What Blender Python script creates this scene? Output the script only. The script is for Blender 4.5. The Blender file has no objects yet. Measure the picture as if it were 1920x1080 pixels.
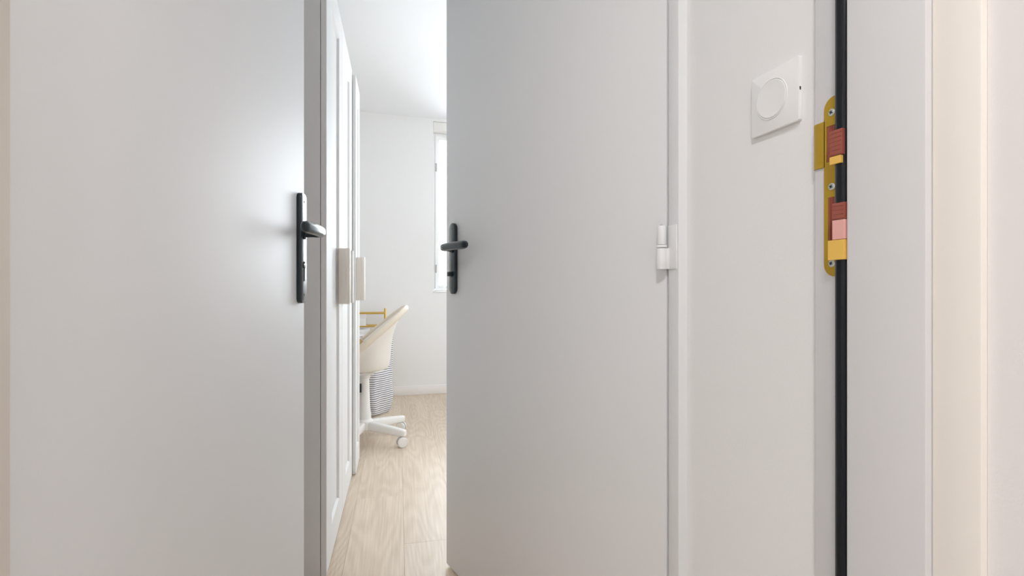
import bpy, bmesh, math, random
from mathutils import Vector, Matrix
random.seed(4)
SC = bpy.context.scene
COL = SC.collection

# ------------------------------------------------------------------ camera
YAW = math.radians(15.461)
cam_d = bpy.data.cameras.new('camera')
cam = bpy.data.objects.new('camera', cam_d)
COL.objects.link(cam)
cam.location = (0, 0, 0.90)
cam.rotation_euler = (math.pi / 2, 0, -YAW)
cam_d.sensor_width = 36.0
cam_d.lens = 36.0 * 940 / 1920
cam_d.clip_start = 0.02
SC.camera = cam

# ------------------------------------------------------------------ sky, lamps, exposure
SKY = 14.5
W = bpy.data.worlds.new('sky')
SC.world = W
W.use_nodes = True
wn = W.node_tree
bg = wn.nodes['Background']
bg.inputs['Color'].default_value = (0.865, 0.94, 1.0, 1)
bg.inputs['Strength'].default_value = SKY


def area(name, loc, rot, sx, sy, power, color, portal=False, shape='RECTANGLE'):
    l = bpy.data.lights.new(name, 'AREA')
    l.shape = shape
    l.size = sx
    l.size_y = sy
    l.energy = power
    l.color = color
    if portal:
        l.cycles.is_portal = True
    o = bpy.data.objects.new(name, l)
    COL.objects.link(o)
    o.location = loc
    o.rotation_euler = rot
    return o


# sky portal in the window opening (gives no light of its own)
area('window_portal', (1.12, 4.44, 1.59), (-math.pi / 2, 0, 0), 1.26, 1.48, 1, (1, 1, 1), portal=True)
area('added_window_portal', (2.75, 3.15, 1.59), (0, math.pi / 2, 0), 1.40, 0.62, 1, (1, 1, 1), portal=True)  # portal of the added side window
# added unseen lights for brightness: landing ceiling lamp and far room pendant
area('added_landing_light', (-0.34, -0.62, 2.30), (0, 0, 0), 0.30, 0.30, 22.5, (1.0, 0.99, 0.98), shape='DISK')

pl = bpy.data.lights.new('added_pendant_light', 'POINT')
pl.energy = 1.5
pl.color = (1.0, 0.985, 0.96)
pl.shadow_soft_size = 0.09
po = bpy.data.objects.new('added_pendant_light', pl)
COL.objects.link(po)
po.location = (1.75, 2.95, 1.93)

vs = SC.view_settings
vs.view_transform = 'Standard'
vs.look = 'None'
vs.exposure = 0.06
vs.gamma = 1.0
vs.use_curve_mapping = False
SC.cycles.max_bounces = 16
SC.cycles.diffuse_bounces = 12
SC.cycles.glossy_bounces = 6
SC.cycles.transmission_bounces = 8
SC.cycles.sample_clamp_indirect = 6.0
SC.cycles.use_denoising = True


# ------------------------------------------------------------------ materials
def mat(name, col, rough=0.5, metal=0.0, bump=0.0, bscale=200.0, spec=0.5, vary=0.0, coat=0.0, coat_rough=0.15):
    m = bpy.data.materials.new(name)
    m.use_nodes = True
    nt = m.node_tree
    b = nt.nodes['Principled BSDF']
    b.inputs['Base Color'].default_value = (*col, 1)
    b.inputs['Roughness'].default_value = rough
    b.inputs['Metallic'].default_value = metal
    b.inputs['Specular IOR Level'].default_value = spec
    if coat:
        b.inputs['Coat Weight'].default_value = coat
        b.inputs['Coat Roughness'].default_value = coat_rough
    tc = nt.nodes.new('ShaderNodeTexCoord')
    if bump:
        n = nt.nodes.new('ShaderNodeTexNoise')
        n.inputs['Scale'].default_value = bscale
        n.inputs['Detail'].default_value = 3
        nt.links.new(tc.outputs['Object'], n.inputs['Vector'])
        bp = nt.nodes.new('ShaderNodeBump')
        bp.inputs['Strength'].default_value = bump
        bp.inputs['Distance'].default_value = 0.002
        nt.links.new(n.outputs['Fac'], bp.inputs['Height'])
        nt.links.new(bp.outputs['Normal'], b.inputs['Normal'])
    if vary:
        n2 = nt.nodes.new('ShaderNodeTexNoise')
        n2.inputs['Scale'].default_value = 3.0
        n2.inputs['Detail'].default_value = 4
        nt.links.new(tc.outputs['Object'], n2.inputs['Vector'])
        mx = nt.nodes.new('ShaderNodeMix')
        mx.data_type = 'RGBA'
        mx.inputs['A'].default_value = (*[c * (1 - vary) for c in col], 1)
        mx.inputs['B'].default_value = (*[min(1, c * (1 + vary)) for c in col], 1)
        nt.links.new(n2.outputs['Fac'], mx.inputs['Factor'])
        nt.links.new(mx.outputs['Result'], b.inputs['Base Color'])
    return m


M = {}
M['wall'] = mat('wall_paint', (0.82, 0.815, 0.81), 0.75, bump=0.10, bscale=260, spec=0.25, vary=0.008)
M['ceiling'] = mat('ceiling_paint', (0.87, 0.885, 0.90), 0.85, bump=0.06, bscale=200, spec=0.2)
M['landing'] = mat('landing_paint', (0.80, 0.775, 0.765), 0.8, bump=0.10, bscale=200, spec=0.2, vary=0.01)
M['door'] = mat('door_paint', (0.75, 0.755, 0.76), 0.57, bump=0.03, bscale=420, spec=0.95, vary=0.006)
M['frame'] = mat('frame_paint', (0.80, 0.80, 0.805), 0.42, bump=0.03, bscale=300, spec=0.4)
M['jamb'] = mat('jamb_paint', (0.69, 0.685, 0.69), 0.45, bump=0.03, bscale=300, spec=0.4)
M['beige'] = mat('shade_darkened_beige_paint', (0.64, 0.585, 0.515), 0.6, bump=0.05, bscale=200, spec=0.3)  # beige paint made darker to stand for shade on the left frame
M['casing'] = mat('casing_paint', (0.86, 0.815, 0.75), 0.6, bump=0.05, bscale=200, spec=0.3)
M['skirting'] = mat('skirting_paint', (0.84, 0.82, 0.80), 0.45, spec=0.4)
M['wardrobe'] = mat('wardrobe_foil', (0.80, 0.80, 0.80), 0.6, bump=0.02, bscale=300, spec=0.12)
M['pull'] = mat('pull_plastic', (0.76, 0.71, 0.65), 0.45, spec=0.4)
M['black'] = mat('black_metal', (0.012, 0.019, 0.024), 0.30, spec=0.25, coat=0.45, coat_rough=0.12)
M['dark'] = mat('dark_recess', (0.012, 0.011, 0.012), 0.7)
M['steel'] = mat('zinc_screw', (0.72, 0.76, 0.76), 0.32, metal=1.0)
M['brass'] = mat('yellow_passivated_steel', (0.50, 0.315, 0.022), 0.42, metal=0.35, spec=0.5, bump=0.05, bscale=160, vary=0.06)
M['red'] = mat('red_brown_pocket_and_artefact', (0.33, 0.085, 0.055), 0.5, vary=0.25)
M['amber'] = mat('amber_made_up_block', (0.80, 0.50, 0.10), 0.40, vary=0.1)
M['rubber'] = mat('black_rubber', (0.006, 0.008, 0.011), 0.26, spec=0.3)
M['sealbase'] = mat('seal_base', (0.008, 0.007, 0.008), 0.8)
M['plastic'] = mat('switch_plastic', (0.84, 0.835, 0.83), 0.32, spec=0.5)
M['pvc'] = mat('window_pvc', (0.90, 0.90, 0.90), 0.35)
M['chair'] = mat('chair_shell_plastic', (0.80, 0.765, 0.715), 0.42, spec=0.4)
M['rim'] = mat('chair_rim_plastic', (0.72, 0.64, 0.53), 0.45, spec=0.4)
M['pad'] = mat('tan_seat_pad', (0.46, 0.29, 0.10), 0.75, bump=0.15, bscale=220, vary=0.08)
M['chairleg'] = mat('chair_white_steel', (0.84, 0.83, 0.81), 0.38, spec=0.5)
M['wheelgrey'] = mat('castor_grey', (0.42, 0.41, 0.40), 0.55)
M['brasswire'] = mat('brass_rod', (0.62, 0.40, 0.10), 0.30, metal=0.75)
M['box'] = mat('white_card', (0.85, 0.85, 0.86), 0.6, spec=0.3)
M['tile'] = mat('bathroom_paint', (0.70, 0.66, 0.60), 0.7)
M['landfloor'] = mat('landing_floor', (0.42, 0.405, 0.39), 0.6)
M['screed'] = mat('floor_screed', (0.22, 0.16, 0.11), 0.9)

# glass
g = bpy.data.materials.new('window_glass')
g.use_nodes = True
nt = g.node_tree
for n in list(nt.nodes):
    if n.type != 'OUTPUT_MATERIAL':
        nt.nodes.remove(n)
tr = nt.nodes.new('ShaderNodeBsdfTransparent')
gl = nt.nodes.new('ShaderNodeBsdfGlossy')
gl.inputs['Roughness'].default_value = 0.02
fr = nt.nodes.new('ShaderNodeFresnel')
fr.inputs['IOR'].default_value = 1.45
ms = nt.nodes.new('ShaderNodeMixShader')
nt.links.new(fr.outputs[0], ms.inputs[0])
nt.links.new(tr.outputs[0], ms.inputs[1])
nt.links.new(gl.outputs[0], ms.inputs[2])
nt.links.new(ms.outputs[0], nt.nodes['Material Output'].inputs['Surface'])
M['glass'] = g

# oak laminate
w = bpy.data.materials.new('oak_laminate')
w.use_nodes = True
nt = w.node_tree
L = nt.links
b = nt.nodes['Principled BSDF']
b.inputs['Roughness'].default_value = 0.42
b.inputs['Specular IOR Level'].default_value = 0.45
tc = nt.nodes.new('ShaderNodeTexCoord')
oi = nt.nodes.new('ShaderNodeObjectInfo')
mul = nt.nodes.new('ShaderNodeVectorMath')
mul.operation = 'MULTIPLY_ADD'
mul.inputs[1].default_value = (37.0, 91.0, 13.0)
L.new(oi.outputs['Random'], mul.inputs[0])
L.new(tc.outputs['Object'], mul.inputs[2])
# cathedral figure: growth rings of a log cut nearly along its axis
mp = nt.nodes.new('ShaderNodeMapping')
mp.inputs['Scale'].default_value = (5.5, 0.85, 1.0)
L.new(mul.outputs[0], mp.inputs['Vector'])
n1 = nt.nodes.new('ShaderNodeTexNoise')
n1.inputs['Scale'].default_value = 1.0
n1.inputs['Detail'].default_value = 1.5
L.new(mp.outputs[0], n1.inputs['Vector'])
ring = nt.nodes.new('ShaderNodeMath')
ring.operation = 'MULTIPLY'
ring.inputs[1].default_value = 130.0
L.new(n1.outputs['Fac'], ring.inputs[0])
sn = nt.nodes.new('ShaderNodeMath')
sn.operation = 'SINE'
L.new(ring.outputs[0], sn.inputs[0])
# fine fibres
mp2 = nt.nodes.new('ShaderNodeMapping')
mp2.inputs['Scale'].default_value = (150.0, 4.0, 1.0)
L.new(mul.outputs[0], mp2.inputs['Vector'])
n2 = nt.nodes.new('ShaderNodeTexNoise')
n2.inputs['Scale'].default_value = 1.0
n2.inputs['Detail'].default_value = 4
L.new(mp2.outputs[0], n2.inputs['Vector'])
mp3 = nt.nodes.new('ShaderNodeMapping')
mp3.inputs['Scale'].default_value = (9.0, 1.6, 1.0)
L.new(mul.outputs[0], mp3.inputs['Vector'])
n3 = nt.nodes.new('ShaderNodeTexNoise')
n3.inputs['Scale'].default_value = 1.0
n3.inputs['Detail'].default_value = 3
L.new(mp3.outputs[0], n3.inputs['Vector'])


def m2(op, a, bb):
    x = nt.nodes.new('ShaderNodeMath')
    x.operation = op
    for i, v in enumerate((a, bb)):
        if isinstance(v, (int, float)):
            x.inputs[i].default_value = v
        else:
            L.new(v, x.inputs[i])
    return x.outputs[0]


fac = m2('ADD', m2('ADD', m2('MULTIPLY', sn.outputs[0], 0.085), m2('MULTIPLY', n2.outputs['Fac'], 0.75)),
         m2('ADD', m2('MULTIPLY', n3.outputs['Fac'], 0.55), m2('MULTIPLY', oi.outputs['Random'], 0.22)))
cr = nt.nodes.new('ShaderNodeValToRGB')
cr.color_ramp.elements[0].position = 0.35
cr.color_ramp.elements[0].color = (0.52, 0.405, 0.295, 1)
cr.color_ramp.elements[1].position = 1.05
cr.color_ramp.elements[1].color = (0.72, 0.61, 0.49, 1)
L.new(fac, cr.inputs[0])
L.new(cr.outputs[0], b.inputs['Base Color'])
bp = nt.nodes.new('ShaderNodeBump')
bp.inputs['Strength'].default_value = 0.12
bp.inputs['Distance'].default_value = 0.001
L.new(n2.outputs['Fac'], bp.inputs['Height'])
L.new(bp.outputs[0], b.inputs['Normal'])
M['wood'] = w

# striped cloth (printed stripes by height, woven cotton)
w = bpy.data.materials.new('striped_cotton')
w.use_nodes = True
nt = w.node_tree
L = nt.links
b = nt.nodes['Principled BSDF']
b.inputs['Roughness'].default_value = 0.85
b.inputs['Specular IOR Level'].default_value = 0.2
tc = nt.nodes.new('ShaderNodeTexCoord')
nz = nt.nodes.new('ShaderNodeTexNoise')
nz.inputs['Scale'].default_value = 9.0
L.new(tc.outputs['Object'], nz.inputs['Vector'])
sx = nt.nodes.new('ShaderNodeSeparateXYZ')
L.new(tc.outputs['Object'], sx.inputs[0])
zz = m2('ADD', sx.outputs['Z'], m2('MULTIPLY', nz.outputs['Fac'], 0.012))
fr_ = m2('FRACT', m2('MULTIPLY', zz, 1 / 0.0148), 0)
lt = m2('LESS_THAN', fr_, 0.31)
mx = nt.nodes.new('ShaderNodeMix')
mx.data_type = 'RGBA'
mx.inputs['A'].default_value = (0.84, 0.84, 0.85, 1)
mx.inputs['B'].default_value = (0.07, 0.07, 0.10, 1)
L.new(lt, mx.inputs['Factor'])
L.new(mx.outputs['Result'], b.inputs['Base Color'])
M['stripe'] = w


# ------------------------------------------------------------------ builders
def finish(bm, smooth=True, angle=35):
    bmesh.ops.recalc_face_normals(bm, faces=bm.faces)
    if smooth:
        a = math.radians(angle)
        for f in bm.faces:
            f.smooth = True
        for e in bm.edges:
            e.smooth = not (len(e.link_faces) == 2 and e.calc_face_angle(0) > a)
    return bm


def obj(name, bm, material, parent=None, loc=None, rotz=0.0, smooth=True, **props):
    finish(bm, smooth)
    me = bpy.data.meshes.new(name)
    bm.to_mesh(me)
    bm.free()
    me.materials.append(material)
    o = bpy.data.objects.new(name, me)
    COL.objects.link(o)
    if parent:
        o.parent = parent
    if loc is not None:
        o.location = loc
    o.rotation_euler.z = rotz
    for k, v in props.items():
        o[k] = v
    return o


def empty(name, loc, rotz=0.0, **props):
    o = bpy.data.objects.new(name, None)
    COL.objects.link(o)
    o.empty_display_size = 0.05
    o.location = loc
    o.rotation_euler = (0, 0, rotz)
    for k, v in props.items():
        o[k] = v
    return o


def copy_tree(o, parent=None):
    c = o.copy()
    COL.objects.link(c)
    if parent:
        c.parent = parent
    for ch in list(o.children):
        copy_tree(ch, c)
    return c


def merge(bm, other):
    me = bpy.data.meshes.new('tmp')
    other.to_mesh(me)
    other.free()
    bm.from_mesh(me)
    bpy.data.meshes.remove(me)


def box(x0, x1, y0, y1, z0, z1, bev=0.0, seg=2, into=None):
    t = bmesh.new()
    v = [t.verts.new(p) for p in ((x0, y0, z0), (x1, y0, z0), (x1, y1, z0), (x0, y1, z0),
                                  (x0, y0, z1), (x1, y0, z1), (x1, y1, z1), (x0, y1, z1))]
    for f in ((3, 2, 1, 0), (4, 5, 6, 7), (0, 1, 5, 4), (1, 2, 6, 5), (2, 3, 7, 6), (3, 0, 4, 7)):
        t.faces.new([v[i] for i in f])
    if bev:
        bmesh.ops.bevel(t, geom=list(t.edges), offset=bev, segments=seg, affect='EDGES', profile=0.5)
    if into is not None:
        merge(into, t)
        return into
    return t


def prism(poly, z0, z1, bev=0.0, axis='Z', into=None, seg=2):
    """poly in (a,b); axis is the direction of extrusion. Z:(x,y)  X:(y,z)  Y:(x,z)"""
    t = bmesh.new()

    def P(a, b_, h):
        return {'Z': (a, b_, h), 'X': (h, a, b_), 'Y': (a, h, b_)}[axis]
    lo = [t.verts.new(P(a, b_, z0)) for a, b_ in poly]
    hi = [t.verts.new(P(a, b_, z1)) for a, b_ in poly]
    t.faces.new(lo)
    t.faces.new(hi)
    n = len(poly)
    for i in range(n):
        t.faces.new((lo[i], lo[(i + 1) % n], hi[(i + 1) % n], hi[i]))
    bmesh.ops.recalc_face_normals(t, faces=t.faces)
    if bev:
        e = [e for e in t.edges if e.calc_face_angle(0) > 0.6]
        bmesh.ops.bevel(t, geom=e, offset=bev, segments=seg, affect='EDGES', profile=0.5)
    if into is not None:
        merge(into, t)
        return into
    return t


def lathe(profile, n=32, origin=(0, 0, 0), direction=(0, 0, 1), into=None):
    """profile of (r, h) along direction"""
    t = bmesh.new()
    rings = []
    for r, h in profile:
        if r < 1e-6:
            rings.append([t.verts.new((0, 0, h))])
        else:
            rings.append([t.verts.new((r * math.cos(2 * math.pi * i / n), r * math.sin(2 * math.pi * i / n), h)) for i in range(n)])
    for a, b_ in zip(rings[:-1], rings[1:]):
        if len(a) == 1 and len(b_) == 1:
            continue
        for i in range(n):
            j = (i + 1) % n
            if len(a) == 1:
                t.faces.new((a[0], b_[i], b_[j]))
            elif len(b_) == 1:
                t.faces.new((a[i], a[j], b_[0]))
            else:
                t.faces.new((a[i], a[j], b_[j], b_[i]))
    q = Vector((0, 0, 1)).rotation_difference(Vector(direction).normalized())
    bmesh.ops.transform(t, matrix=Matrix.Translation(origin) @ q.to_matrix().to_4x4(), verts=t.verts)
    if into is not None:
        merge(into, t)
        return into
    return t


def cyl(p, d, r, h, bev=0.0, n=32, into=None):
    if bev:
        k = bev * 0.3
        prof = [(0, 0), (r - bev, 0), (r - k, k), (r, bev), (r, h - bev), (r - k, h - k), (r - bev, h), (0, h)]
    else:
        prof = [(0, 0), (r, 0), (r, h), (0, h)]
    return lathe(prof, n, p, d, into)


def sweep(path, section, up=(0, 0, 1), into=None):
    """path: list of (point, scale_a, scale_b); section: list of unit (a,b); a along side, b along up"""
    t = bmesh.new()
    pts = [Vector(p[0]) for p in path]
    rings = []
    up = Vector(up)
    for i, (p, sa, sb) in enumerate(path):
        d = (pts[min(i + 1, len(pts) - 1)] - pts[max(i - 1, 0)]).normalized()
        side = d.cross(up).normalized()
        u = side.cross(d).normalized()
        rings.append([t.verts.new(Vector(p) + side * (a * sa) + u * (b_ * sb)) for a, b_ in section])
    n = len(section)
    for a, b_ in zip(rings[:-1], rings[1:]):
        for i in range(n):
            j = (i + 1) % n
            t.faces.new((a[i], a[j], b_[j], b_[i]))
    t.faces.new(rings[0])
    t.faces.new(rings[-1])
    if into is not None:
        merge(into, t)
        return into
    return t


def circle(n=16, p=2.0):
    out = []
    for i in range(n):
        a = 2 * math.pi * i / n
        c, s = math.cos(a), math.sin(a)
        out.append((math.copysign(abs(c) ** (2 / p), c), math.copysign(abs(s) ** (2 / p), s)))
    return out


def stadium(w_, h_, n=10, rr=None):
    r = rr or w_ / 2
    pts = []
    for cx, cz, a0 in ((w_ / 2 - r, h_ / 2 - r, 0), (-w_ / 2 + r, h_ / 2 - r, 90), (-w_ / 2 + r, -h_ / 2 + r, 180), (w_ / 2 - r, -h_ / 2 + r, 270)):
        for i in range(n + 1):
            a = math.radians(a0 + 90 * i / n)
            pts.append((cx + r * math.cos(a), cz + r * math.sin(a)))
    out = []
    for p in pts:
        if not out or (abs(p[0] - out[-1][0]) + abs(p[1] - out[-1][1])) > 1e-5:
            out.append(p)
    return out


S = dict(kind='structure')
H = 2.345          # ceiling height
XW = 0.505         # right corridor wall
YF = 4.290         # far wall

# ------------------------------------------------------------------ floor
XL, XR = -0.78, 2.60
floor = obj('floor', box(XL, XR, 0.455, YF, -0.06, -0.012), M['screed'], smooth=False,
            label='pale oak laminate floor running past the wardrobes to the far wall', **S)


def clip(poly, x0, x1, y0, y1):
    for ax, lim, sg in ((0, x0, 1), (0, x1, -1), (1, y0, 1), (1, y1, -1)):
        out = []
        for i in range(len(poly)):
            a, b_ = poly[i], poly[(i + 1) % len(poly)]
            da, db = sg * (a[ax] - lim), sg * (b_[ax] - lim)
            if da >= 0:
                out.append(a)
            if (da >= 0) != (db >= 0):
                t = da / (da - db)
                out.append((a[0] + t * (b_[0] - a[0]), a[1] + t * (b_[1] - a[1])))
        poly = out
        if not poly:
            break
    return poly


FA = math.radians(-2.7)
ca, sa = math.cos(FA), math.sin(FA)
PW, PL = 0.192, 1.285
ox, oy = 0.104, 1.80
shift = {0: 0.0, -1: 0.43, 1: 0.62, -2: 0.9, 2: 0.2}
for i in range(-6, 16):
    sh = shift.get(i, random.random() * PL)
    for k in range(-3, 4):
        gp = 0.0002
        x0, x1 = i * PW + gp, (i + 1) * PW - gp
        y0, y1 = k * PL + sh + gp, (k + 1) * PL + sh - gp
        q = [(ox + ca * x - sa * y, oy + sa * x + ca * y) for x, y in ((x0, y0), (x1, y0), (x1, y1), (x0, y1))]
        q = clip(q, XL + .002, XR - .002, 0.458, YF - .002)
        if len(q) < 3:
            continue
        cx, cy = ox + ca * (x0 + x1) / 2 - sa * (y0 + y1) / 2, oy + sa * (x0 + x1) / 2 + ca * (y0 + y1) / 2
        loc = [(p[0] - cx, p[1] - cy) for p in q]
        loc = [(ca * x + sa * y, -sa * x + ca * y) for x, y in loc]
        ar = sum(loc[j][0] * loc[(j + 1) % len(loc)][1] - loc[(j + 1) % len(loc)][0] * loc[j][1] for j in range(len(loc)))
        if abs(ar) < 0.004:
            continue
        t = prism(loc, -0.012, 0.0)
        top = [e for e in t.edges if all(v.co.z > -0.001 for v in e.verts)]
        bmesh.ops.bevel(t, geom=top, offset=0.0004, segments=1, affect='EDGES')
        obj('plank', t, M['wood'], floor, (cx, cy, 0), FA, smooth=False)

obj('floor_landing', box(-1.3, 1.2, -1.55, 0.452, -0.06, -0.001), M['landfloor'], smooth=False,
    label='plain floor of the landing in front of the entrance', **S)

# ------------------------------------------------------------------ ceiling and walls
obj('ceiling', box(XL - .12, XR + .15, 0.30, YF + .25, H, H + .1), M['ceiling'], smooth=False,
    label='bright white ceiling above the wardrobes', **S)
obj('ceiling_landing', box(-1.4, 1.2, -1.65, 0.30, H, H + .1), M['ceiling'], smooth=False,
    label='white ceiling of the landing', **S)
obj('wall_left', box(XL - .12, XL, 0.455, YF + .25, -.06, H), M['wall'], smooth=False,
    label='white left wall behind the wardrobes', **S)

# far wall with a window opening
WX0, WX1, WZ0, WZ1 = 0.492, 1.76, 0.862, 2.318
t = bmesh.new()
box(XL - .12, WX0, YF, YF + .25, -.06, H, into=t)
box(WX1, XR, YF, YF + .25, -.06, H, into=t)
box(WX0, WX1, YF, YF + .25, -.06, WZ0, into=t)
box(WX0, WX1, YF, YF + .25, WZ1, H, into=t)
obj('wall_back', t, M['wall'], smooth=False, label='plain white far wall with the tall window at its right', **S)
t = bmesh.new()
box(XR, XR + .15, 0.30, 2.82, -.06, H, into=t)
box(XR, XR + .15, 3.48, YF + .25, -.06, H, into=t)
box(XR, XR + .15, 2.82, 3.48, -.06, WZ0, into=t)
box(XR, XR + .15, 2.82, 3.48, WZ1, H, into=t)
obj('wall_east', t, M['wall'], smooth=False, label='white right wall of the far room', **S)

# right corridor wall with the opening of the inner door
DY0, DY1, DZ = 0.7600, 1.665, 2.055
t = bmesh.new()
box(XW, XW + .10, 0.4707, 0.7300, -.06, H, into=t)
box(XW, XW + .10, DY1 + .03, 1.95, -.06, H, into=t)
box(XW, XW + .10, 0.7300, DY1 + .03, DZ + .03, H, into=t)
obj('wall_right', t, M['wall'], smooth=False, label='white corridor wall on the right carrying the light switch', **S)
obj('wall_partition', box(XW + .10, XR, 1.85, 1.95, -.06, H), M['wall'], smooth=False,
    label='white partition between bathroom and far room', **S)

# entrance wall (around the flat's front door) and the landing shell
t = bmesh.new()
box(-1.42, -0.285, 0.325, 0.455, -.06, H, into=t)
box(0.53, XR, 0.325, 0.4707, -.06, H, into=t)
box(-0.285, 0.53, 0.325, 0.455, 2.085, H, into=t)
obj('wall_front', t, M['wall'], smooth=False, label='white wall around the front door opening', **S)
obj('wall_landing', box(0.497, 0.62, -1.55, 0.2992, -.06, H), M['landing'], smooth=False,
    label='cream plaster reveal at the right edge outside the door frame', **S)
t = bmesh.new()
box(-1.42, -1.30, -1.65, 0.325, -.06, H, into=t)
box(-1.42, 1.2, -1.67, -1.55, -.06, H, into=t)
obj('wall_landing_back', t, M['landing'], smooth=False, label='cream landing walls behind the viewpoint', **S)

# baseboards
def baseboard(name, x0, x1, y0, y1, label):
    obj(name, box(x0, x1, y0, y1, 0.0005, 0.078, bev=0.003), M['skirting'], label=label, **S)


baseboard('baseboard_back', XL + .002, XR - .002, YF - .012, YF - .0005, 'white baseboard along the far wall')
baseboard('baseboard_partition', XW + .012, XR - .02, 1.9505, 1.962, 'white baseboard along the partition')
baseboard('baseboard_right', XW - .012, XW - .0005, 0.475, 0.720, 'white baseboard under the light switch')

# ------------------------------------------------------------------ windows
def window(name, origin, rotz, W0, W1, ZA, ZB, label):
    """local x across the opening, local y outwards, z from the bottom of the opening"""
    win = empty(name, origin, rotz, label=label, **S)
    hh = ZB - ZA
    t = bmesh.new()
    fw = 0.026
    box(W0 + .001, W0 + fw, 0, .06, .001, hh - .07, bev=.004, into=t)
    box(W1 - fw, W1 - .001, 0, .06, .001, hh - .07, bev=.004, into=t)
    box(W0 + fw, W1 - fw, 0, .06, .001, fw, bev=.004, into=t)
    box(W0 + fw, W1 - fw, 0, .06, hh - .07 - fw, hh - .07, bev=.004, into=t)
    obj('window_frame', t, M['pvc'], win)
    wm = (W0 + W1) / 2
    for a, b_ in ((W0 + fw, wm), (wm, W1 - fw)):
        t = bmesh.new()
        z0, z1 = fw, hh - .07 - fw
        a += .002
        b_ -= .002
        s_ = .034
        box(a, a + s_, -.015, .045, z0 + .002, z1 - .002, bev=.004, into=t)
        box(b_ - s_, b_, -.015, .045, z0 + .002, z1 - .002, bev=.004, into=t)
        box(a + s_, b_ - s_, -.015, .045, z0 + .002, z0 + s_, bev=.004, into=t)
        box(a + s_, b_ - s_, -.015, .045, z1 - s_, z1 - .002, bev=.004, into=t)
        sash = obj('sash', t, M['pvc'], win)
        obj('glass_pane', box(a + s_ - .004, b_ - s_ + .004, .014, .020, z0 + s_ - .004, z1 - s_ + .004), M['glass'], sash, smooth=False)
        for hz in (.17, 1.05):
            obj('hinge', cyl((a + .004 if a < wm - .1 else b_ - .004, -.022, hz), (0, 0, 1), .006, .07, bev=.002, n=12), M['wheelgrey'], sash)
    t = bmesh.new()
    cyl((wm - .025, -.018, .62), (0, -1, 0), .012, .03, bev=.002, n=16, into=t)
    box(wm - .032, wm - .018, -.058, -.046, .51, .63, bev=.004, into=t)
    obj('window_handle', t, M['pvc'], win)
    obj('shutter_box', box(W0 + .001, W1 - .001, -.095, .06, hh - .07, hh - .001, bev=.004), M['skirting'], win)
    obj('sill', box(W0 + .001, W1 - .001, -.105, 0.0, .0005, .012, bev=.003), M['pvc'], win)


window('window_1', (0, YF + .10, WZ0), 0, WX0, WX1, WZ0, WZ1, 'tall white framed window, blown out by daylight, beside the inner door')
window('window_2_added', (XR + .05, 3.15, WZ0), -math.pi / 2, -.33, .33, WZ0, WZ1, 'added unseen white framed side window brightening the far room')  # added out of view to bring more daylight into the far room

# ------------------------------------------------------------------ front door frame
# right jamb: rebate (leaf side) and stop (landing side), drawn as one section
fr_r = empty('trim_1', (0, 0, 0), label='white front door frame at right with a black seal in its rebate', **S)
RX, SX = 0.497, 0.483        # rebate face, stop face
SY0, SY1 = 0.3385, 0.4186    # stop from landing to rebate
poly = [(RX, 0.4700), (0.5295, 0.4700), (0.5295, SY0), (SX, SY0), (SX, SY1 - .002), (SX + .002, SY1), (RX, SY1)]
obj('jamb', prism(poly, 0.0, 2.06, bev=0.0012), M['jamb'], fr_r)
obj('casing', box(0.490, 0.5295, 0.2995, SY0 - .0004, 0.0, 2.07, bev=0.0015), M['casing'], fr_r)
# seal: flat base with a slightly torn paint edge, and the round bulb
t = bmesh.new()
rows = []
N = 150
for i in range(N + 1):
    z = 0.02 + 2.0 * i / N
    e = 0.4420 + 0.0006 * math.sin(z * 43) + random.uniform(-.0005, .0006)
    if 1.125 < z < 1.16:
        e -= 0.0018
    rows.append([t.verts.new((RX - .0007, SY1 + .0002, z)), t.verts.new((RX - .0007, e, z)), t.verts.new((RX + .001, e, z)), t.verts.new((RX + .001, SY1 + .0002, z))])
for a, b_ in zip(rows[:-1], rows[1:]):
    for j in range(4):
        t.faces.new((a[j], a[(j + 1) % 4], b_[(j + 1) % 4], b_[j]))
t.faces.new(rows[0])
t.faces.new(rows[-1])
obj('seal_base', t, M['sealbase'], fr_r, smooth=False, label='flat black base of the rubber seal with a ragged paint edge')
obj('seal', cyl((0.4925, 0.4282, 0.02), (0, 0, 1), 0.0085, 2.0, n=28), M['rubber'], fr_r, label='round black rubber seal in the rebate')

fr_l = empty('trim_2', (0, 0, 0), label='front door frame at the far left edge, beige darkened for shade', **S)
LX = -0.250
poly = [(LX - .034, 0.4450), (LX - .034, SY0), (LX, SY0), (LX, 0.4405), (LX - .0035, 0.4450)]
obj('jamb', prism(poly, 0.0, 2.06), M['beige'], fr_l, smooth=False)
obj('trim_3', box(LX - .034, 0.5295, SY0, 0.455, 2.062, 2.084, bev=.001), M['frame'],
    label='white head of the front door frame', **S)

# ------------------------------------------------------------------ strike plate (screwed to the right jamb)
SPZ = 0.913
sp = empty('strike_plate', (RX, 0.45, SPZ), label='yellow brass strike plate screwed into the rebate of the right door frame', category='strike plate')
LEN = 0.2015
yl, yr = 0.4562 - .45, 0.4280 - .45     # towards the room / towards the stop


def zz_(v):
    return v - SPZ


def arc(cx, cz, r, a0, a1, n=8):
    return [(cx + r * math.cos(math.radians(a0 + (a1 - a0) * i / n)), cz + r * math.sin(math.radians(a0 + (a1 - a0) * i / n))) for i in range(n + 1)]


r_ = 0.0135
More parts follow.
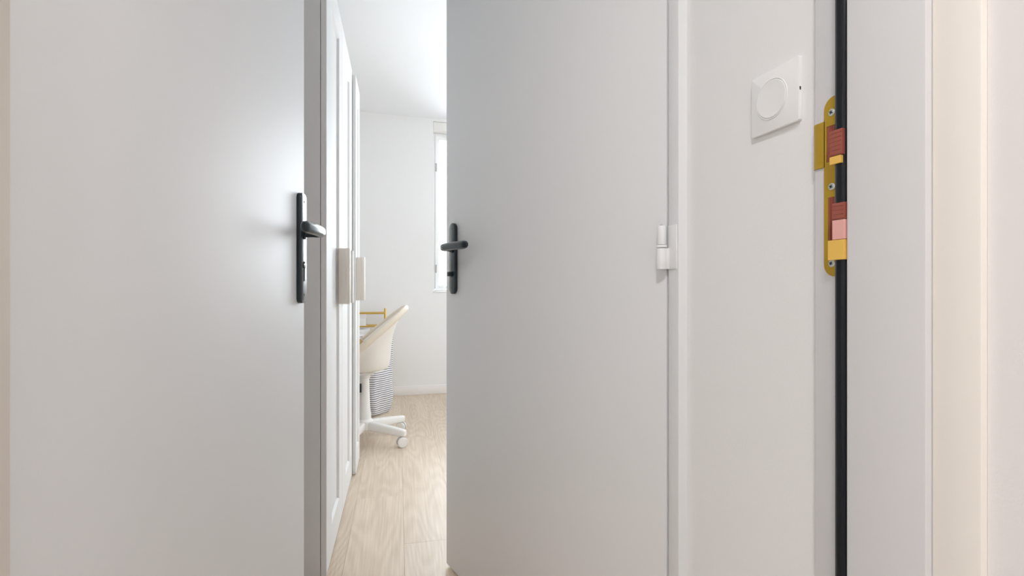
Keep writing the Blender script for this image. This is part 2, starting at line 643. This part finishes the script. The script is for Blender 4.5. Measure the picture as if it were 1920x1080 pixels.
# plate built of strips around its two openings (y,z) then bent lip
t = bmesh.new()
xf, xb = -0.0018, 0.0003
u0, u1 = zz_(1.0420), zz_(1.0825)     # upper opening
l0, l1 = zz_(0.9510), zz_(1.0020)     # lower opening
hu, hl = 0.4528 - .45, 0.4507 - .45   # their room-side edges
hr = 0.4375 - .45                     # their stop-side edges
top = [(yl, u1)] + arc(yl - r_, LEN - r_, r_, 0, 90)[0:] + [(yr, LEN)] + [(yr, u1)]
prism([(a, b_) for a, b_ in top], xf, xb, axis='X', into=t)
bot = [(yr, l0), (yr, 0.0)] + arc(yl - r_, r_, r_, 270, 360) + [(yl, l0)]
prism(bot, xf, xb, axis='X', into=t)
for (ya, yb, za, zb) in ((hu, yl, u0, u1), (yr, hr, u0, u1), (yr, yl, l1, u0), (hl, yl, l0, l1), (yr, hr, l0, l1)):
    box(xf, xb, ya, yb, za, zb, into=t)
bmesh.ops.remove_doubles(t, verts=t.verts, dist=1e-6)
obj('plate', t, M['brass'], sp, smooth=False)
# lip bending round the arris towards the corridor wall
t = bmesh.new()
sec = [(-.0018, yl - .001), (-.0018, yl + .010), (-.0010, yl + .0138), (0.0012, yl + .0162)]
z0, z1 = zz_(1.0375), zz_(1.0895)
fa, fb = [], []
for x, y in sec:
    fa.append((t.verts.new((x, y, z0)), t.verts.new((x, y, z1))))
    fb.append((t.verts.new((x + .0016, y - .0004, z0)), t.verts.new((x + .0016, y - .0004, z1))))
for q in (fa, fb):
    for a, b_ in zip(q[:-1], q[1:]):
        t.faces.new((a[0], b_[0], b_[1], a[1]))
for k in range(len(sec) - 1):
    for s_ in (0, 1):
        t.faces.new((fa[k][s_], fa[k + 1][s_], fb[k + 1][s_], fb[k][s_]))
for k in (0, -1):
    t.faces.new((fa[k][0], fa[k][1], fb[k][1], fb[k][0]))
obj('lip', t, M['brass'], sp, label='square brass lip wrapping the frame edge')
# red-brown pockets behind the openings, with made-up amber blocks below them
for (ya, yb, za, zb, nm) in ((hr, hu, u0, u1, 'upper'), (hr, hl, l0, l1, 'lower')):
    t = bmesh.new()
    box(-.0012, -.0004, ya, yb, za, zb, into=t)
    for k in range(4):
        yy = ya + (yb - ya) * (k + .5) / 4.6
        box(-.0020, -.0012, yy, yy + .0009, za + .002, zb - .001, into=t)
    obj('pocket', t, M['red'], sp, smooth=False, label='red-brown pocket seen through the %s opening' % nm)


def artefact_block(px_y0, px_y1, zlo, zhi, xin, material, label, rib=True):  # made-up blocks coloured after stitching artefacts; the plate has no such part
    t = bmesh.new()
    box(xin, -.0005, px_y0 - .45, px_y1 - .45, zlo - SPZ, zhi - SPZ, bev=.0004, into=t)
    if rib:
        n = max(3, int((zhi - zlo) / .004))
        for k in range(n):
            z = zlo - SPZ + (zhi - zlo) * (k + .25) / n
            box(xin - .0004, xin + .0005, px_y0 - .45 + .0003, px_y1 - .45 - .0003, z, z + .0016, into=t)
    obj('artefact_block', t, material, sp, label=label, smooth=False)


artefact_block(0.4222, 0.4372, 1.0435, 1.0712, -.0150, M['red'], 'made-up ribbed red-brown block in the upper opening')
artefact_block(0.4235, 0.4372, 1.0345, 1.0430, -.0150, M['amber'], 'made-up amber block below the upper opening', rib=False)
artefact_block(0.4193, 0.4340, 0.9740, 0.9918, -.0150, M['red'], 'made-up ribbed red-brown block in the lower opening')
artefact_block(0.4193, 0.4340, 0.9525, 0.9735, -.0146, mat('pale_pink_made_up_block', (0.80, 0.42, 0.38), 0.4, vary=.1), 'made-up pale pink block in the lower opening', rib=False)
artefact_block(0.4193, 0.4393, 0.9305, 0.9520, -.0150, M['amber'], 'made-up amber block below the lower opening', rib=False)
scr = None
for i, zc in enumerate((1.0968, 1.0136, 0.9275)):
    if scr is None:
        t = lathe([(0, .0012), (.0041, .0012), (.0041, -.0004), (.0034, -.0010), (0, -.0013)], 20, (-.0018, 0, 0), (1, 0, 0))
        box(-.0034, -.0028, -.0022, .0022, -.0006, .0006, into=t)
        box(-.0034, -.0028, -.0006, .0006, -.0022, .0022, into=t)
        scr = obj('screw', t, M['steel'], sp, (0, 0.4460 - .45, zz_(zc)), label='crosshead zinc screw')
    else:
        o = scr.copy()
        COL.objects.link(o)
        o.location = (0, 0.4460 - .45, zz_(zc))
# dark cross recesses
for zc in (1.0968, 1.0136, 0.9275):
    t = bmesh.new()
    box(-.0037, -.0033, -.0020, .0020, -.0005, .0005, into=t)
    box(-.0037, -.0033, -.0005, .0005, -.0020, .0020, into=t)
    for v in t.verts:
        v.co = Matrix.Rotation(math.radians(25), 3, 'X') @ v.co
        v.co += Vector((0, 0.4460 - .45, zz_(zc)))
    obj('screw_recess', t, M['dark'], sp, smooth=False)

# ------------------------------------------------------------------ light switch
sw = empty('light_switch', (XW, 0.5352, 1.1445), label='square white wall switch with a large round button beside the door frame', category='light switch')
hw = 0.0398
t = bmesh.new()
n = 40
outer_b, outer_f, inner_f, inner_b = [], [], [], []
sq = stadium(2 * hw, 2 * hw, n=9, rr=.003)
prism([(a, b_) for a, b_ in sq], -.0055, 0.0, axis='X', bev=.0010, into=t)
obj('cover_plate', t, M['plastic'], sw)
# raised ring and dished button
t = lathe([(.0262, 0), (.0262, .0008), (.0255, .0011), (.0248, .0006), (.0248, 0)], 48, (-.0054, .0035, .0015), (-1, 0, 0))
obj('ring', t, M['plastic'], sw)
t = lathe([(.0244, 0), (.0244, .0010), (.0236, .0015), (.018, .0011), (.009, .0008), (0, .0007)], 48, (-.0054, .0035, .0015), (-1, 0, 0))
obj('button', t, M['plastic'], sw, label='round dished push button')
obj('release_notch', box(-.0045, -.0025, -hw - .0003, -hw + .001, -.0025, .0015), M['dark'], sw, smooth=False)


# ------------------------------------------------------------------ doors
def handle_set(root, cx, cz, side, entry, PLH):
    """local frame of a leaf: x along the leaf from hinge, y<0 is the visible face, z up. side=-1: lever points to hinge"""
    pt, pw = 0.0105, 0.040
    hs = obj('handle_plate', prism([(cx + a, cz + b_) for a, b_ in stadium(pw, PLH, 10, pw * (.30 if entry else .5))], -pt, 0.0, axis='Y', bev=.0018),
             M['black'], root, label='black back plate')
    # lever: neck out of the plate, rounded elbow, then an oval grip back towards the hinge
    lz = cz + (PLH * (.145 if not entry else .145))
    path = []
    out = 0.050 if entry else 0.047
    k_ = 1.0 if entry else 1.30
    path.append(((cx, -pt + .001, lz), .0105, .0115))
    path.append(((cx, -pt - .012, lz), .0095, .0105))
    path.append(((cx, -out + .020, lz), .0095, .0105))
    for a in (20, 45, 70):
        ra = math.radians(a)
        path.append(((cx - .018 * (1 - math.cos(ra)), -out + .020 - .020 * math.sin(ra), lz), .0095, .0112))
    path.append(((cx - .030, -out - .0005, lz), .0085, .0120))
    path.append(((cx - .070 * k_, -out + .001, lz), .0080, .0122))
    path.append(((cx - .110 * k_, -out + .004, lz - .001), .0078, .0120))
    path.append(((cx - .121 * k_, -out + .005, lz - .001), .0066, .0102))
    path.append(((cx - .126 * k_, -out + .0055, lz - .001), .0038, .0060))
    obj('lever', sweep(path, circle(24, 2.3)), M['black'], root, label='black lever handle')
    obj('rose', lathe([(.0150, 0), (.0150, .0030), (.0135, .0040), (0, .0040)], 28, (cx, -pt + .0002, lz), (0, -1, 0)), M['black'], hs)
    for dz in (PLH / 2 - .018, -PLH / 2 + .018):
        obj('screw', lathe([(.0030, 0), (.0030, .0004), (0, .0006)], 14, (cx, -pt + .0001, cz + dz), (0, -1, 0)), M['dark'], hs)
    kz = cz - PLH * .205
    if entry:
        t = cyl((cx, -pt - .0008, kz + .012), (0, 1, 0), .0085, .002, n=24)
        box(cx - .0045, cx + .0045, -pt - .0008, -pt + .001, kz - .0225, kz + .008, into=t)
        obj('keyhole', t, M['dark'], hs, smooth=False, label='dark profile cylinder keyhole')
        t = cyl((cx, -pt - .0035, kz + .012), (0, 1, 0), .0062, .004, n=20, bev=.0005)
        obj('lock_core', t, M['steel'], hs, label='small steel lock core')
    else:
        obj('thumb_turn_rose', lathe([(.0100, 0), (.0100, .0012), (0, .0012)], 24, (cx, -pt + .0001, kz - .003), (0, -1, 0)), M['black'], hs)
        obj('thumb_turn', box(cx - .0065, cx + .0065, -pt - .014, -pt, kz - .010, kz + .004, bev=.0015), M['black'], hs, label='small square black thumb turn')


def leaf_root(name, hinge, free, label):
    hx, hy = hinge
    fx, fy = free
    ang = math.atan2(fy - hy, fx - hx)
    ln = math.hypot(fx - hx, fy - hy)
    return empty(name, (hx, hy, 0), ang, label=label, **S), ln


# front door: visible face looks towards +X (local -Y)
e1, LN1 = leaf_root('door_1', (-0.2655, 0.4500), (-0.1484, 1.1978), 'white front door standing open at left with a black handle and keyhole')
obj('leaf', box(0, LN1, 0.0, 0.040, 0.006, 2.045, bev=0.0012), M['door'], e1)
handle_set(e1, LN1 - .036, 0.9855, -1, True, 0.236)
# inner door: visible face looks towards -X. local x runs hinge->free, so the visible face is +Y local: mirror by building on y<0 with the leaf turned
hx, hy = 0.4895, 0.7655
fx, fy = 0.2283, 1.6230
d = Vector((fx - hx, fy - hy))
LN2 = d.length
e2 = empty('door_2', (hx, hy, 0), math.atan2(d.y, d.x), label='white inner door ajar in the corridor, hinged right, black handle left', **S)
before = set(bpy.data.objects)
obj('leaf', box(0, LN2, 0.0, 0.040, 0.008, 2.045, bev=0.0015), M['door'], e2)
handle_set(e2, LN2 - .062, 0.9920, -1, False, 0.222)
# visible side is +Y here: flip the meshes in y
for o in set(bpy.data.objects) - before:
    me = o.data
    for v in me.vertices:
        v.co.y = -v.co.y
    me.flip_normals()
# hinge between inner door and frame
hg = empty('tmp', (0, 0, 0))
hb = [((0.4772, 0.7612, .9320), .0088, .0360), ((0.4772, 0.7612, .9690), .0094, .0045), ((0.4772, 0.7612, .9742), .0074, .0325)]
bpy.data.objects.remove(hg)
inv = e2.matrix_basis.inverted()


def to_e2(bm):
    bmesh.ops.transform(bm, matrix=inv, verts=bm.verts)
    return bm


t = bmesh.new()
for p, r, hh in hb:
    cyl(p, (0, 0, 1), r, hh, bev=.0008, n=24, into=t)
box(.4772, .4890, .7535, .7620, .9325, .9680, bev=.0008, into=t)
hinge = obj('hinge', to_e2(t), M['frame'], e2, label='white painted knuckle hinge')
t = cyl((0.4772, 0.7612, 1.0066), (0, 0, 1), .0026, .002, n=12)
obj('hinge_pin', to_e2(t), M['wheelgrey'], hinge)
t = box(0.4872, 0.4892, .7335, .7575, .9320, 1.0065, bev=.0006)
obj('hinge_leaf', to_e2(t), M['frame'], hinge)

# frame of the inner door
tr4 = empty('trim_4', (0, 0, 0), label='white frame of the inner door, a narrow strip beside the hinge', **S)
t = bmesh.new()
box(0.489, XW + .11, 0.7295, 0.7595, 0.0, DZ, bev=.0012, into=t)
obj('jamb', t, M['door'], tr4)
obj('jamb', box(0.489, XW + .11, DY1, DY1 + .030, 0.0, DZ, bev=.0012), M['frame'], tr4)
obj('head', box(0.489, XW + .11, 0.7295, DY1 + .030, DZ, DZ + .030, bev=.0012), M['frame'], tr4)
obj('stop', box(XW + .048, XW + .062, 0.7597, 0.772, 0.0, DZ - .001), M['frame'], tr4, smooth=False)

# ------------------------------------------------------------------ wardrobes
WA = math.radians(-2.75)


def pull(x, yc, z0, z1, depth=.041, half=.016):
    """upright grip: a foot on the door widening to a rounded front bar"""
    sec = [(x, yc - half * .55), (x + depth * .55, yc - half * .55), (x + depth * .72, yc - half), (x + depth - .003, yc - half), (x + depth, yc - half + .004),
           (x + depth, yc + half - .004), (x + depth - .003, yc + half), (x + depth * .72, yc + half), (x + depth * .55, yc + half * .55), (x, yc + half * .55)]
    return prism(sec, z0, z1, bev=.0012, seg=1)


def shaker_door(wr, y0, y1, z0, z1, x0, th, stile0, stile1, rail, pull_y, pz0, pz1):
    """front looks to +X local; door from y0 to y1; frame of stiles and rails round a sunk panel"""
    t = bmesh.new()
    xf = x0 + th
    ya, yb, za, zb = y0 + stile0, y1 - stile1, z0 + rail, z1 - rail
    ch = .007
    O = [(y0, z0), (y1, z0), (y1, z1), (y0, z1)]
    I = [(ya, za), (yb, za), (yb, zb), (ya, zb)]
    J = [(ya + ch, za + ch), (yb - ch, za + ch), (yb - ch, zb - ch), (ya + ch, zb - ch)]
    vb = [t.verts.new((x0, a, b_)) for a, b_ in O]
    vo = [t.verts.new((xf, a, b_)) for a, b_ in O]
    vi = [t.verts.new((xf, a, b_)) for a, b_ in I]
    vj = [t.verts.new((xf - .010, a, b_)) for a, b_ in J]
    t.faces.new(vb)
    for i in range(4):
        j = (i + 1) % 4
        t.faces.new((vb[i], vb[j], vo[j], vo[i]))
        t.faces.new((vo[i], vo[j], vi[j], vi[i]))
        t.faces.new((vi[i], vi[j], vj[j], vj[i]))
    t.faces.new(vj)
    e = [e for e in t.edges if len(e.link_faces) == 2 and all(v in vo for v in e.verts)]
    bmesh.ops.bevel(t, geom=e, offset=.0012, segments=1, affect='EDGES')
    dr = obj('door', t, M['wardrobe'], wr, smooth=False)
    obj('panel', box(xf - .0102, xf - .0085, ya + ch + .001, yb - ch - .001, za + ch + .001, zb - ch - .001), M['wardrobe'], dr, smooth=False)
    obj('handle', pull(xf - .0002, pull_y, pz0, pz1), M['pull'], dr, label='upright off-white grip')
    return dr


def carcass(wr, y0, y1, z1, depth, xfront):
    t = bmesh.new()
    th = .018
    box(-depth, xfront, y0, y0 + th, 0.002, z1, bev=.0008, into=t)
    box(-depth, xfront, y1 - th, y1, 0.002, z1, bev=.0008, into=t)
    box(-depth, xfront - .001, y0 + th, y1 - th, z1 - th, z1, into=t)
    box(-depth, xfront - .001, y0 + th, y1 - th, 0.05, 0.05 + th, into=t)
    box(-depth, -depth + .006, y0 + th, y1 - th, 0.05, z1 - th, into=t)
    box(-.05, -.035, y0 + th, y1 - th, 0.002, 0.05, into=t)
    obj('carcass', t, M['wardrobe'], wr, smooth=False)


# local origin on the front plane, near corner, on the floor
w1 = empty('wardrobe', (-0.1402, 1.6530, 0), WA, label='two-door white wardrobe with framed doors beyond the open front door', category='wardrobe')
# front plane of the doors is x = 0
ZT = 1.945
carcass(w1, 0.0, 0.868, ZT, 0.57, -0.0185)
shaker_door(w1, 0.0005, 0.440, 0.004, ZT - .001, -0.0165, .0165, .122, .100, .105, 0.440 - .118 + .010, 0.840, 1.049)
shaker_door(w1, 0.4425, 0.8675, 0.004, ZT - .001, -0.0165, .0165, .140, .120, .105, 0.4425 + .020, 0.840, 1.049)
w2 = empty('wardrobe', (-0.0808 - 0.0003, 2.5262, 0), WA, label='narrow one-door white wardrobe standing slightly proud, beside the desk chair', category='wardrobe')
carcass(w2, 0.0, 0.235, 1.925, 0.57, -0.0185)
shaker_door(w2, 0.0005, 0.2345, 0.004, 1.924, -0.0165, .0165, .070, .070, .105, 0.022, 0.840, 1.049)
for o in (w1, w2):
    o['group'] = 'white wardrobes along the left wall'

# ------------------------------------------------------------------ desk chair
CX, CY = -0.052, 3.070
ch = empty('desk_chair', (CX, CY, 0), label='off-white moulded swivel chair on castors beside the striped bag', category='chair')
# bucket shell: rings from the bottom to a slanted rim
NA = 56


def shell_bm(off):
    t = bmesh.new()
    prof = [(0.0, 0.0), (.20, .003), (.40, .014), (.52, .040), (.57, .09), (.595, .2), (.615, .38), (.65, .56), (.73, .73), (.84, .88), (.94, .97), (1.0, 1.0)]
    zb = 0.412 + off * .6
    rings = []
    for u, gz in prof:
        if u == 0:
            rings.append([t.verts.new((0.0, 0, zb))])
            continue
        ring = []
        for i in range(NA):
            a = 2 * math.pi * i / NA
            c, s = math.cos(a), math.sin(a)
            rx = .30 - .048 * max(0, c) ** .5
            x = (rx - off) * u * c
            y = (.225 - off) * u * math.copysign(abs(s) ** .9, s)
            xr = (rx) * c
            zr = .588 + .79 * xr
            zr = max(.475 + .02 * (1 - c), zr)
            if zr > .775:
                zr = .775 + (zr - .775) * .6
            ring.append(t.verts.new((x, y, zb + (zr - off * .2 - zb) * gz)))
        rings.append(ring)
    for a, b_ in zip(rings[:-1], rings[1:]):
        for i in range(NA):
            j = (i + 1) % NA
            if len(a) == 1:
                t.faces.new((a[0], b_[i], b_[j]))
            else:
                t.faces.new((a[i], a[j], b_[j], b_[i]))
    return t, rings


ta, ra = shell_bm(0.0)
tb, rb = shell_bm(0.014)
nb = {}
for v in tb.verts:
    nb[v] = ta.verts.new(v.co)
for f in tb.faces:
    ta.faces.new([nb[v] for v in f.verts])
lip = []
for i in range(NA):
    o_, n_ = ra[-1][i].co, nb[rb[-1][i]].co
    lip.append(ta.verts.new((o_ + n_) / 2 + Vector((0, 0, .006))))
for i in range(NA):
    j = (i + 1) % NA
    ta.faces.new((ra[-1][i], ra[-1][j], lip[j], lip[i]))
    ta.faces.new((lip[i], lip[j], nb[rb[-1][j]], nb[rb[-1][i]]))
tb.free()
rim = []
for i in range(NA):
    rim.append(lip[i].co.copy())
obj('seat_shell', ta, M['chair'], ch)
t = bmesh.new()
rr = []
for i in range(NA):
    d_ = (rim[(i + 1) % NA] - rim[i - 1]).normalized()
    sd = Vector((rim[i].x, rim[i].y, 0)).normalized()
    sd = (sd - d_ * sd.dot(d_)).normalized()
    u_ = d_.cross(sd).normalized()
    rr.append([t.verts.new(rim[i] - sd * .004 + u_ * (-.008 if u_.z > 0 else .008) + sd * (.015 * math.cos(2 * math.pi * k / 12)) + u_ * (.019 * math.sin(2 * math.pi * k / 12))) for k in range(12)])
for i in range(NA):
    a, b_ = rr[i], rr[(i + 1) % NA]
    for k in range(12):
        t.faces.new((a[k], a[(k + 1) % 12], b_[(k + 1) % 12], b_[k]))
obj('seat_rim', t, M['rim'], ch, label='thick beige rolled rim of the seat shell')
# seat pad lying in the bucket
t = bmesh.new()
rg = []
for r, z in ((0, .612), (.07, .608), (.105, .594), (.130, .560), (.136, .520), (.130, .470), (.10, .440), (.05, .426), (0, .425)):
    if r == 0:
        rg.append([t.verts.new((-.095, 0, z))])
    else:
        rg.append([t.verts.new((-.095 + r * .80 * math.cos(2 * math.pi * i / 32), r * .66 * math.sin(2 * math.pi * i / 32), z)) for i in range(32)])
for a, b_ in zip(rg[:-1], rg[1:]):
    for i in range(32):
        j = (i + 1) % 32
        if len(a) == 1:
            t.faces.new((a[0], b_[i], b_[j]))
        elif len(b_) == 1:
            t.faces.new((a[i], a[j], b_[0]))
        else:
            t.faces.new((a[i], a[j], b_[j], b_[i]))
obj('seat_cushion', t, M['pad'], ch, label='plump tan seat cushion')
t = bmesh.new()
box(-.10, .055, -.075, .075, .396, .4135, bev=.004, into=t)
cyl((0, 0, .372), (0, 0, 1), .035, .026, bev=.004, n=24, into=t)
obj('seat_bracket', t, M['chairleg'], ch)
obj('column', lathe([(.0, .13), (.040, .13), (.040, .16), (.034, .20), (.030, .30), (.0285, .372), (0, .372)], 28), M['chairleg'], ch, label='white column cover')
t = bmesh.new()
box(-.038, -.014, -.044, -.026, .295, .345, bev=.003, into=t)
obj('height_lever', t, M['black'], ch, label='small black block on the column')
obj('hub', lathe([(0, .068), (.040, .068), (.050, .076), (.050, .122), (.040, .136), (0, .136)], 28), M['chairleg'], ch)
base_a = math.atan2(2.900 - CY, 0.166 - CX)
leg0 = cas0 = None
R_ = 0.272
for k in range(5):
    a = base_a + k * 2 * math.pi / 5
    if leg0 is None:
        path = [((.030, 0, .095), .0235, .0270), ((.10, 0, .091), .0215, .0255), ((.20, 0, .084), .0190, .0225), ((R_ - .004, 0, .079), .0170, .0200), ((R_ + .010, 0, .078), .0155, .0185), ((R_ + .016, 0, .078), .011, .0140)]
        leg0 = obj('leg', sweep(path, circle(20, 4.0)), M['chairleg'], ch, (0, 0, 0), a)
        # castor: stem, hood, two wheels
        t = cyl((0, 0, .050), (0, 0, 1), .006, .012, n=12)
        hood = []
        for i in range(13):
            an = math.radians(-25 + 230 * i / 12)
            hood.append((.0300 * math.cos(an), .0295 + .0300 * math.sin(an)))
        prism([(p[0] - .006, p[1]) for p in hood], -.009, .009, axis='Y', bev=.002, into=t)
        cas0 = obj('caster', t, M['wheelgrey'], ch, (R_ * math.cos(a), R_ * math.sin(a), 0), .25)
        for sgn in (-1, 1):
            t = lathe([(0, 0), (.022, 0), (.0285, .002), (.0292, .006), (.0285, .011), (.0235, .0135), (.0225, .0120), (0, .0128)], 28, (-.006, sgn * .0095, .0294), (0, sgn, 0))
            obj('wheel', t, M['chairleg'], cas0)
    else:
        o = copy_tree(leg0)
        o.rotation_euler.z = a
        o = copy_tree(cas0)
        o.location = (R_ * math.cos(a), R_ * math.sin(a), 0)
        o.rotation_euler.z = {1: -.35, 2: 1.3, 3: 2.2, 4: .2}[k]

# ------------------------------------------------------------------ striped laundry bag
BX, BY = -0.02, 3.74
bag = empty('laundry_bag', (BX, BY, 0), label='slouchy white cloth laundry bag with thin dark stripes behind the chair', category='bag')
cor = [(0.004, 3.600), (0.138, 3.735), (-0.010, 3.90), (-0.20, 3.70)]
cor = [(a - BX, b_ - BY) for a, b_ in cor]


def loop(scale, rnd, n=14):
    pts = []
    m = len(cor)
    for i in range(m):
        p, q = Vector(cor[i]) * scale, Vector(cor[(i + 1) % m]) * scale
        prev = Vector(cor[i - 1]) * scale
        a = p + (q - p) * rnd
        b_ = q - (q - p) * rnd
        a0 = p + (prev - p) * rnd
        for k in range(4):
            tt = k / 4
            pts.append(a0 * (1 - tt) ** 2 + p * 2 * tt * (1 - tt) + a * tt ** 2)
        for k in range(n):
            pts.append(a + (b_ - a) * k / n)
    return pts


t = bmesh.new()
rings = []
NZ = 44
for k in range(NZ + 1):
    u = k / NZ
    z = .004 + .545 * u
    sc = .90 + .10 * min(1, u * 5) + .03 * math.sin(u * 3.1)
    if u < .06:
        sc -= .10 * (1 - u / .06) ** 2
    lp = loop(sc, .07 + .05 * (1 - u))
    ring = []
    for i, p in enumerate(lp):
        dd = p.normalized()
        wob = .004 * math.sin(i * .33 + u * 9) * (1 - u * .4) + .002 * math.sin(i * .9 - u * 17) + .005 * max(0, .3 - u) * math.sin(u * 90)
        ring.append(t.verts.new((p.x + dd.x * wob, p.y + dd.y * wob, z + .002 * math.sin(i * .3 + 2 * u))))
    rings.append(ring)
for a, b_ in zip(rings[:-1], rings[1:]):
    n = len(a)
    for i in range(n):
        t.faces.new((a[i], a[(i + 1) % n], b_[(i + 1) % n], b_[i]))
t.faces.new(rings[0])
inner = [t.verts.new((v.co.x * .97, v.co.y * .97, v.co.z - .002)) for v in rings[-1]]
low = [t.verts.new((v.co.x * .93, v.co.y * .93, .40)) for v in rings[-1]]
n = len(inner)
for i in range(n):
    j = (i + 1) % n
    t.faces.new((rings[-1][i], rings[-1][j], inner[j], inner[i]))
    t.faces.new((inner[i], inner[j], low[j], low[i]))
t.faces.new(low)
obj('bag_body', t, M['stripe'], bag)
sp_pts = []
for i in range(15):
    a = math.pi * i / 14
    sp_pts.append(((.070 + .055 * (1 - math.cos(a)) / 2 + .012 * math.sin(a), -.075 + .060 * (1 - math.cos(a)) / 2 - .012 * math.sin(a), .545 - .095 * math.sin(a)), .012, .002))
obj('carry_strap', sweep(sp_pts, circle(8, 4), up=(.7, -.7, 0.01)), M['box'], bag, label='white carry strap hanging at the rim')

# ------------------------------------------------------------------ brass rack with two white boxes
RX0, RX1, RY0, RY1 = -0.44, 0.092, 4.10, 4.23
rk = empty('brass_rack', ((RX0 + RX1) / 2, (RY0 + RY1) / 2, 0), label='thin brass framed rack against the far wall behind the chair', category='rack')
ax, ay = (RX1 - RX0) / 2, (RY1 - RY0) / 2
for sx_ in (-1, 1):
    for sy_ in (-1, 1):
        obj('post', cyl((sx_ * ax, sy_ * ay, 0.001), (0, 0, 1), .0075, .735, bev=.002, n=14), M['brasswire'], rk)
for z in (.700, .598):
    for sy_ in (-1, 1):
        obj('rail', cyl((-ax, sy_ * ay, z), (1, 0, 0), .0062, 2 * ax, n=12), M['brasswire'], rk)
    for sx_ in (-1, 1):
        obj('rail', cyl((sx_ * ax, -ay, z), (0, 1, 0), .0062, 2 * ay, n=12), M['brasswire'], rk)
for z in (.30, .589):
    obj('shelf', box(-ax + .004, ax - .14 if z > .5 else ax - .004, -ay + .004, ay - .004, z, z + .008, bev=.001), M['box'], rk, label='white shelf board')


def storage_box(x0, x1, y0, y1, z0, z1, label):
    cx, cy = (x0 + x1) / 2, (y0 + y1) / 2
    r = empty('storage_box', (cx, cy, z0), label=label, category='box')
    a, b_, h_ = (x1 - x0) / 2, (y1 - y0) / 2, z1 - z0
    obj('box_body', box(-a + .004, a - .004, -b_ + .004, b_ - .004, 0, h_ - .004, bev=.002), M['box'], r)
    obj('lid', box(-a, a, -b_, b_, h_ - .030, h_, bev=.002), M['box'], r)
    return r


storage_box(-0.36, -0.055, 4.115, 4.215, .5975, .690, 'flat white lidded box on the upper shelf of the brass rack')
storage_box(-0.36, -0.03, 4.11, 4.22, .3085, .575, 'tall white lidded box on the lower shelf of the brass rack')

# ------------------------------------------------------------------ pendant added to brighten the far room (out of the frame)
r = empty('added_pendant_lamp', (1.75, 2.95, H), label='added unseen white pendant lamp brightening the far room', category='pendant lamp')
obj('rose', lathe([(0, 0), (.05, 0), (.05, .018), (.03, .026), (0, .026)], 28, (0, 0, -.0005), (0, 0, -1)), M['plastic'], r)
obj('cord', cyl((0, 0, -.27), (0, 0, 1), .003, .25, n=10), M['plastic'], r)
obj('socket', lathe([(0, 0), (.022, 0), (.022, .05), (.012, .058), (0, .058)], 24, (0, 0, -.32), (0, 0, 1)), M['plastic'], r)

# ------------------------------------------------------------------ ceiling lamp added to light the landing (out of the frame)
r = empty('added_ceiling_lamp', (-0.34, -0.62, H), label='added unseen round flush ceiling lamp lighting the landing', category='ceiling lamp')
obj('lamp_base', lathe([(0, 0), (.20, 0), (.20, .022), (.19, .030), (0, .030)], 40, (0, 0, -.0005), (0, 0, -1)), M['plastic'], r)
